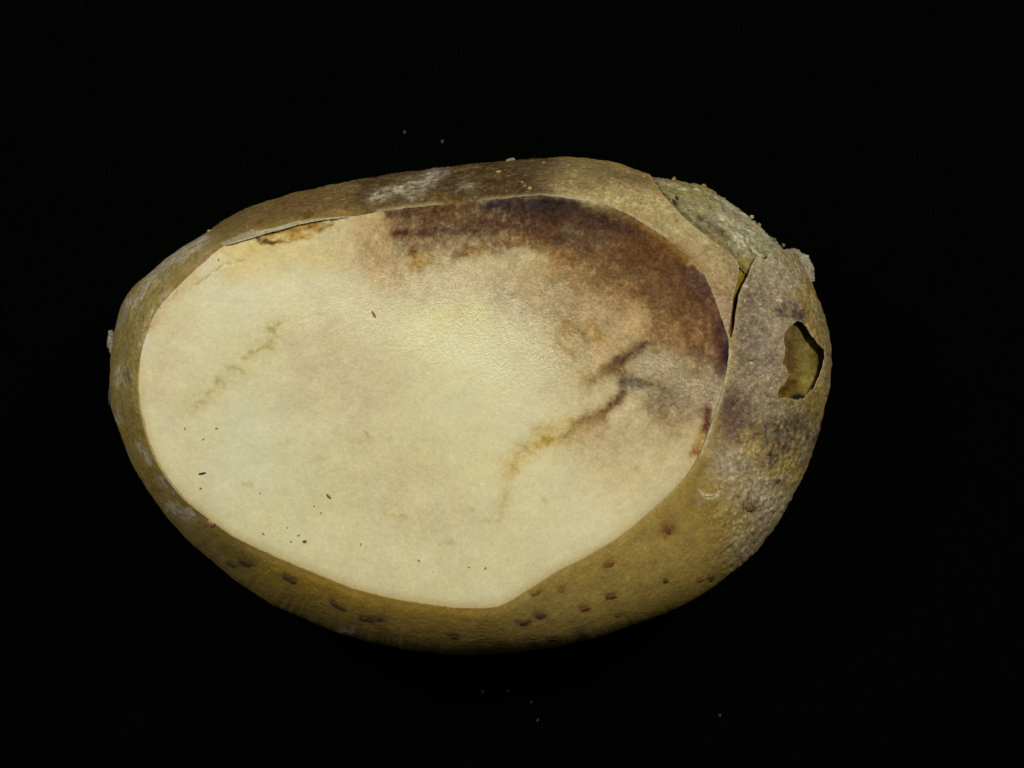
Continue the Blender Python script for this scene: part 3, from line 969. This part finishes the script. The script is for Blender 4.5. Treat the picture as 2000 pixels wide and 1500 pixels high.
WART = [(1035, 371, 6, 4), (1062, 321, 6, 3), (997, 313, 8, 4), (974, 339, 5, 3), (1110, 326, 7, 3), (1140, 328, 6, 3), (1085, 374, 4, 3), (1020, 360, 3, 2),
        (1255, 376, 4, 3), (1225, 340, 5, 3), (1177, 375, 4, 2.5), (1206, 371, 3, 3), (1256, 349, 4, 3), (1316, 350, 5, 4), (1374, 364, 7, 4), (1344, 413, 4, 3),
        (1375, 406, 3, 3), (1482, 440, 6, 5), (1468, 424, 5, 4), (1534, 531, 6, 5), (1473, 581, 6, 6), (1476, 598, 5, 4), (1552, 604, 5, 7), (1463, 700, 5, 4),
        (1440, 408, 5, 4), (1510, 470, 5, 4), (1530, 488, 4, 4)]
for i, (x, y, rx, ry) in enumerate(WART):
    rx, ry = rx * rng.uniform(.8, 1.15), ry * rng.uniform(.8, 1.1)
    loose = x > 1455 and y > 505
    lump('wart', M_BIT, flap if loose else under if (x > 1290 and y < 490) else skin, x, y, rx, ry, 10, 2.2, (138, 118, 78) if i % 3 else (160, 140, 98), seed=100 + i, h=.6 if not (x > 1290 and y < 490) else -3)

FLAKE = [(211, 672, 11, 20, 0, (160, 150, 128), 4), (204, 772, 9, 20, -15, (112, 106, 94), 3), (207, 652, 6, 9, 20, (150, 140, 120), 3),
         (413, 1020, 9, 5, -35, (190, 144, 106), 2), (1384, 966, 9, 3, 12, (184, 166, 126), 2)]
for i, (x, y, rx, ry, an, c, hh) in enumerate(FLAKE):
    lump('peel_flake', M_BIT, root, max(x, 219) if x < 219 else x, y, rx, ry, an, hh, c, seed=200 + i, h=.6)

# ---- curled strip of peel at the upper left ------------------------------
lo = np.array([(433, 479), (470, 471), (500, 461), (540, 450), (580, 438), (620, 430), (676, 423)], float)
hi = np.array([(403, 450), (440, 445), (472, 439), (500, 451), (540, 443), (580, 431), (620, 426), (676, 422)], float)


def resample(P, n):
    d = np.r_[0, np.cumsum(np.hypot(*np.diff(P, axis=0).T))]
    t = np.linspace(0, d[-1], n)
    return np.stack([np.interp(t, d, P[:, 0]), np.interp(t, d, P[:, 1])], -1)


n1, n2 = 220, 16
A, B = resample(lo, n1), resample(hi, n1)
tt = np.linspace(0, 1, n2)[:, None]
us = A[:, 0] * (1 - tt) + B[:, 0] * tt
vs = A[:, 1] * (1 - tt) + B[:, 1] * tt
Pn = np.stack([us.ravel(), vs.ravel(), 0 * us.ravel()], -1)
vs = vs + (tt ** 3 * 5 * np.sin(us / 4.2) * fbm(Pn, 14, 2, 70).reshape(us.shape)) * (us < 505)
us = us + 2 * fbm(Pn, 10, 2, 71).reshape(us.shape) * (us < 500)
zs = zside(us.ravel(), vs.ravel()).reshape(us.shape) + 5.5 + 5 * tt * sstep(660, 500, us) + 1.0 * fbm(Pn, 12, 2, 72).reshape(us.shape)
ps = Paint(us.ravel(), vs.ravel(), 0 * us.ravel(), (168, 156, 122), 2)
ps.col *= (1 + .14 * fbm(ps.P, 6, 3, 73) + .1 * fbm(ps.P, 3, 2, 74))[:, None]
ps.b([(500, 455), (676, 423)], 2, (190, 178, 140), .6, .5)
strip = make_mesh('peel_strip', world(us, vs, zs).reshape(-1, 3), grid_faces(n2, n1, False), M_FLAP, root, ps.col)
md = strip.modifiers.new('thickness', 'SOLIDIFY')
md.thickness = 2.5 * S
md.offset = -1
strip['label'] = 'pale grey curled strip of peel'

# ---- curled outer lip of the loose peel ----------------------------------
lo = np.array([(1500, 510), (1530, 506), (1550, 507), (1563, 517), (1570, 532), (1572, 552)], float)
hi = np.array([(1499, 497), (1530, 488), (1554, 486), (1578, 498), (1591, 520), (1592, 549)], float)
n1, n2 = 110, 14
A, B = resample(lo, n1), resample(hi, n1)
tt = np.linspace(0, 1, n2)[:, None]
us = A[:, 0] * (1 - tt) + B[:, 0] * tt
vs = A[:, 1] * (1 - tt) + B[:, 1] * tt
Pn = np.stack([us.ravel(), vs.ravel(), 0 * us.ravel()], -1)
us = us + 4.5 * tt ** 2 * fbm(Pn, 9, 3, 75).reshape(us.shape)
vs = vs + 4.5 * tt ** 2 * fbm(Pn, 9, 3, 76).reshape(us.shape)
za = zside(A[:, 0], A[:, 1])
za = np.convolve(np.r_[[za[0]] * 8, za, [za[-1]] * 8], np.ones(17) / 17, 'valid')
zs = za[None, :] + 30 - 22 * tt + 14 * tt * (1 - tt) * 2 + 3 * fbm(Pn, 10, 2, 77).reshape(us.shape)
ps = Paint(us.ravel(), vs.ravel(), 0 * us.ravel(), (150, 138, 110), 2)
ps.b([(1554, 486), (1578, 498), (1591, 520), (1592, 549)], 5, (196, 184, 158), .7, .8)
ps.b([(1563, 517), (1572, 552)], 6, (124, 104, 84), .6, .8)
ps.col *= (1 + .3 * fbm(ps.P, 7, 3, 78) + .2 * fbm(ps.P, 3.5, 2, 79))[:, None]
lip = make_mesh('peel_lip', world(us, vs, zs).reshape(-1, 3), grid_faces(n2, n1, False), M_FLAP, flap, np.clip(ps.col, 6, 250))
md = lip.modifiers.new('thickness', 'SOLIDIFY')
md.thickness = 2.5 * S
md.offset = -1
lip['label'] = 'pale jagged curled edge of the loose peel'

# ------------------------------------------------------------------ specks lying on the cut face
CRUMB = [(565, 962.0), (508, 963), (561, 1031), (514, 1043), (394, 926), (612, 989), (627, 1002), (705, 1063), (641, 969), (395, 954),
         (595, 1059), (480, 836), (361, 836), (570, 930), (422, 837), (916, 1108), (948, 1110), (818, 1095), (427, 507), (728, 616), (297, 639), (455, 584), (585, 1048)]
crumbs = [('dark soil crumb like a short rod on the pale flesh near the lower left rim', 395, 925, 8.5, 2.0, 15, (62, 54, 36)),
          ('rusty brown crumb on the pale flesh at the middle of the upper half', 730, 614, 7, 2.6, -55, (158, 104, 48)),
          ('red brown crumb, lowest large one on the pale flesh', 595, 1058, 4.8, 2.4, 8, (112, 72, 42)),
          ('brown split crumb on the pale flesh above the red brown one', 642, 970, 5.6, 2.4, -50, (116, 88, 50))]
for i, (lab, x, y, rx, ry, an, c) in enumerate(crumbs):
    o = lump('soil_crumb', M_BIT, None, x, y, rx, ry, an, 2.2, c, face=True, seed=300 + i, h=.6)
    o['label'] = lab
    o['category'] = 'crumb'
    o['group'] = 'larger soil crumbs on the cut flesh'
SPECK = [(508, 963, 'tiny soil speck alone midway between the rod crumb and the split crumb'),
         (561, 1031, 'tiny soil speck a little up and left of the red brown crumb'),
         (514, 1043, 'tiny soil speck well left of the red brown crumb by the lower rim'),
         (627, 1002, 'tiny soil speck under the split crumb, lower of two'),
         (613, 989, 'tiny soil speck under the split crumb, upper of two'),
         (392, 954, 'tiny soil speck straight below the rod crumb'),
         (705, 1063, 'tiny soil speck alone to the right of the red brown crumb'),
         (423, 837, 'tiny soil speck, right one of three above the rod crumb'),
         (361, 837, 'tiny soil speck, left one of three above the rod crumb'),
         (397, 858, 'tiny soil speck, lowest of three above the rod crumb'),
         (916, 1108, 'tiny soil speck, left one of the pair near the bottom rim'),
         (948, 1110, 'tiny soil speck, right one of the pair near the bottom rim'),
         (818, 1095, 'tiny soil speck left of the pair near the bottom rim'),
         (427, 508, 'tiny soil speck on the pale flesh just under the curled peel strip'),
         (583, 1046, 'tiny soil speck almost touching the red brown crumb'),
         (568, 1058, 'tiny soil speck left of the red brown crumb at the same height')]
for i, (x, y, lab) in enumerate(SPECK):
    o = lump('soil_speck', M_BIT, None, x, y, random.uniform(1.6, 3.0), random.uniform(1.2, 1.9), random.uniform(0, 180), 1.0,
             (138, 116, 74) if i % 3 else (156, 130, 84), face=True, seed=400 + i, h=.6)
    o['label'] = lab
    o['category'] = 'speck'
    o['group'] = 'tiny soil specks on the cut flesh'

# ------------------------------------------------------------------ black cloth
n = 620
half = 5200.0
gx, gy = np.meshgrid(np.linspace(-half, half, n), np.linspace(-half, half, n))
Pc = np.stack([gx.ravel(), gy.ravel(), 0 * gx.ravel()], -1)
zc = 5.0 * fbm(Pc, 700, 2, 80) + .8 * fbm(Pc, 60, 2, 81)
rad = np.hypot((gx.ravel() + 160) / 500, (gy.ravel() + 20) / 330)
zc = np.where(rad < 1.2, np.minimum(zc, 0), zc) - 4
mc = bpy.data.materials.new('black_cloth')
mc.use_nodes = True
N, L = mc.node_tree.nodes, mc.node_tree.links
pr = N['Principled BSDF']
tc = N.new('ShaderNodeTexCoord')
wv = N.new('ShaderNodeTexWave')
wv.wave_type = 'BANDS'
wv.bands_direction = 'X'
wv.inputs['Scale'].default_value = 1 / (9 * S) / 3.14
wv.inputs['Distortion'].default_value = 2.5
wv.inputs['Detail'].default_value = 2
wv.inputs['Detail Scale'].default_value = 2
nz = N.new('ShaderNodeTexNoise')
nz.inputs['Scale'].default_value = 1 / (7 * S)
nz.inputs['Detail'].default_value = 3
L.new(tc.outputs['Object'], wv.inputs['Vector'])
L.new(tc.outputs['Object'], nz.inputs['Vector'])
mu = N.new('ShaderNodeMath')
mu.operation = 'MULTIPLY'
L.new(wv.outputs['Fac'], mu.inputs[0])
L.new(nz.outputs['Fac'], mu.inputs[1])
cr = N.new('ShaderNodeValToRGB')
cr.color_ramp.elements[0].position = .15
cr.color_ramp.elements[0].color = (.0004, .0008, .0005, 1)
cr.color_ramp.elements[1].position = .7
cr.color_ramp.elements[1].color = (.0020, .0034, .0018, 1)
L.new(mu.outputs[0], cr.inputs['Fac'])
L.new(cr.outputs['Color'], pr.inputs['Base Color'])
bp = N.new('ShaderNodeBump')
bp.inputs['Strength'].default_value = .8
bp.inputs['Distance'].default_value = 3 * S
L.new(mu.outputs[0], bp.inputs['Height'])
L.new(bp.outputs['Normal'], pr.inputs['Normal'])
pr.inputs['Roughness'].default_value = 1
pr.inputs['Specular IOR Level'].default_value = 0
cloth = make_mesh('black_cloth', np.stack([gx.ravel(), gy.ravel(), zc], -1) * S, grid_faces(n, n, False), mc)
cloth['label'] = 'plain black cloth spread flat under the potato'
cloth['category'] = 'cloth'

# lint on the cloth
ml = bpy.data.materials.new('grey_lint')
ml.use_nodes = True
pl = ml.node_tree.nodes['Principled BSDF']
nl = ml.node_tree.nodes.new('ShaderNodeTexNoise')
nl.inputs['Scale'].default_value = 600
rl = ml.node_tree.nodes.new('ShaderNodeValToRGB')
rl.color_ramp.elements[0].color = (.05, .05, .05, 1)
rl.color_ramp.elements[1].color = (.3, .29, .25, 1)
ml.node_tree.links.new(nl.outputs['Fac'], rl.inputs['Fac'])
ml.node_tree.links.new(rl.outputs['Color'], pl.inputs['Base Color'])
pl.inputs['Roughness'].default_value = .9
LINT = [(790, 258, 2.2, 'faint grey lint speck on the black cloth, left one of two above the potato'),
        (864, 276, 2.6, 'grey lint speck on the black cloth, right one of two above the potato'),
        (943, 1351, 2.5, 'pale lint speck on the black cloth, first below the potato'),
        (992, 1350, 2.2, 'pale lint speck on the black cloth, beside the first below the potato'),
        (1038, 1372, 1.6, 'small lint speck on the black cloth below the pair under the potato'),
        (1050, 1407, 1.4, 'faintest lint speck on the black cloth, lowest below the potato'),
        (1406, 1397, 1.6, 'lone lint speck on the black cloth towards the lower right corner')]
for i, (x, y, r, lab) in enumerate(LINT):
    kk = H / FD
    X, Y = (x - 1000) * kk * S, (750 - y) * kk * S
    t = np.linspace(0, 1, 9)
    r0 = np.random.default_rng(500 + i)
    path = np.stack([np.cos(t * 4 + i) * r * .55 * (1 - .5 * t), np.sin(t * 5 + i) * r * .8, .6 + 1.2 * np.sin(t * 3)], -1) * 1.0
    ring = np.array([(math.cos(a), math.sin(a)) for a in np.linspace(0, 2 * np.pi, 6, endpoint=False)]) * .9
    tg = np.gradient(path, axis=0)
    V = []
    for q, g in zip(path, tg):
        g = g / np.linalg.norm(g)
        e1 = np.cross(g, (0, 0, 1.0))
        e1 = e1 / max(np.linalg.norm(e1), 1e-6)
        e2 = np.cross(e1, g)
        for c, s_ in ring:
            V.append(q + e1 * c + e2 * s_)
    V = np.array(V) * S
    o = make_mesh('lint_speck', V, grid_faces(9, 6), ml)
    ci = int(np.argmin((gx.ravel() * S - X) ** 2 + (gy.ravel() * S - Y) ** 2))
    o.location = (X, Y, (zc[ci] + .8) * S)
    o['label'] = lab
    o['category'] = 'lint'
    o['group'] = 'lint specks on the black cloth'
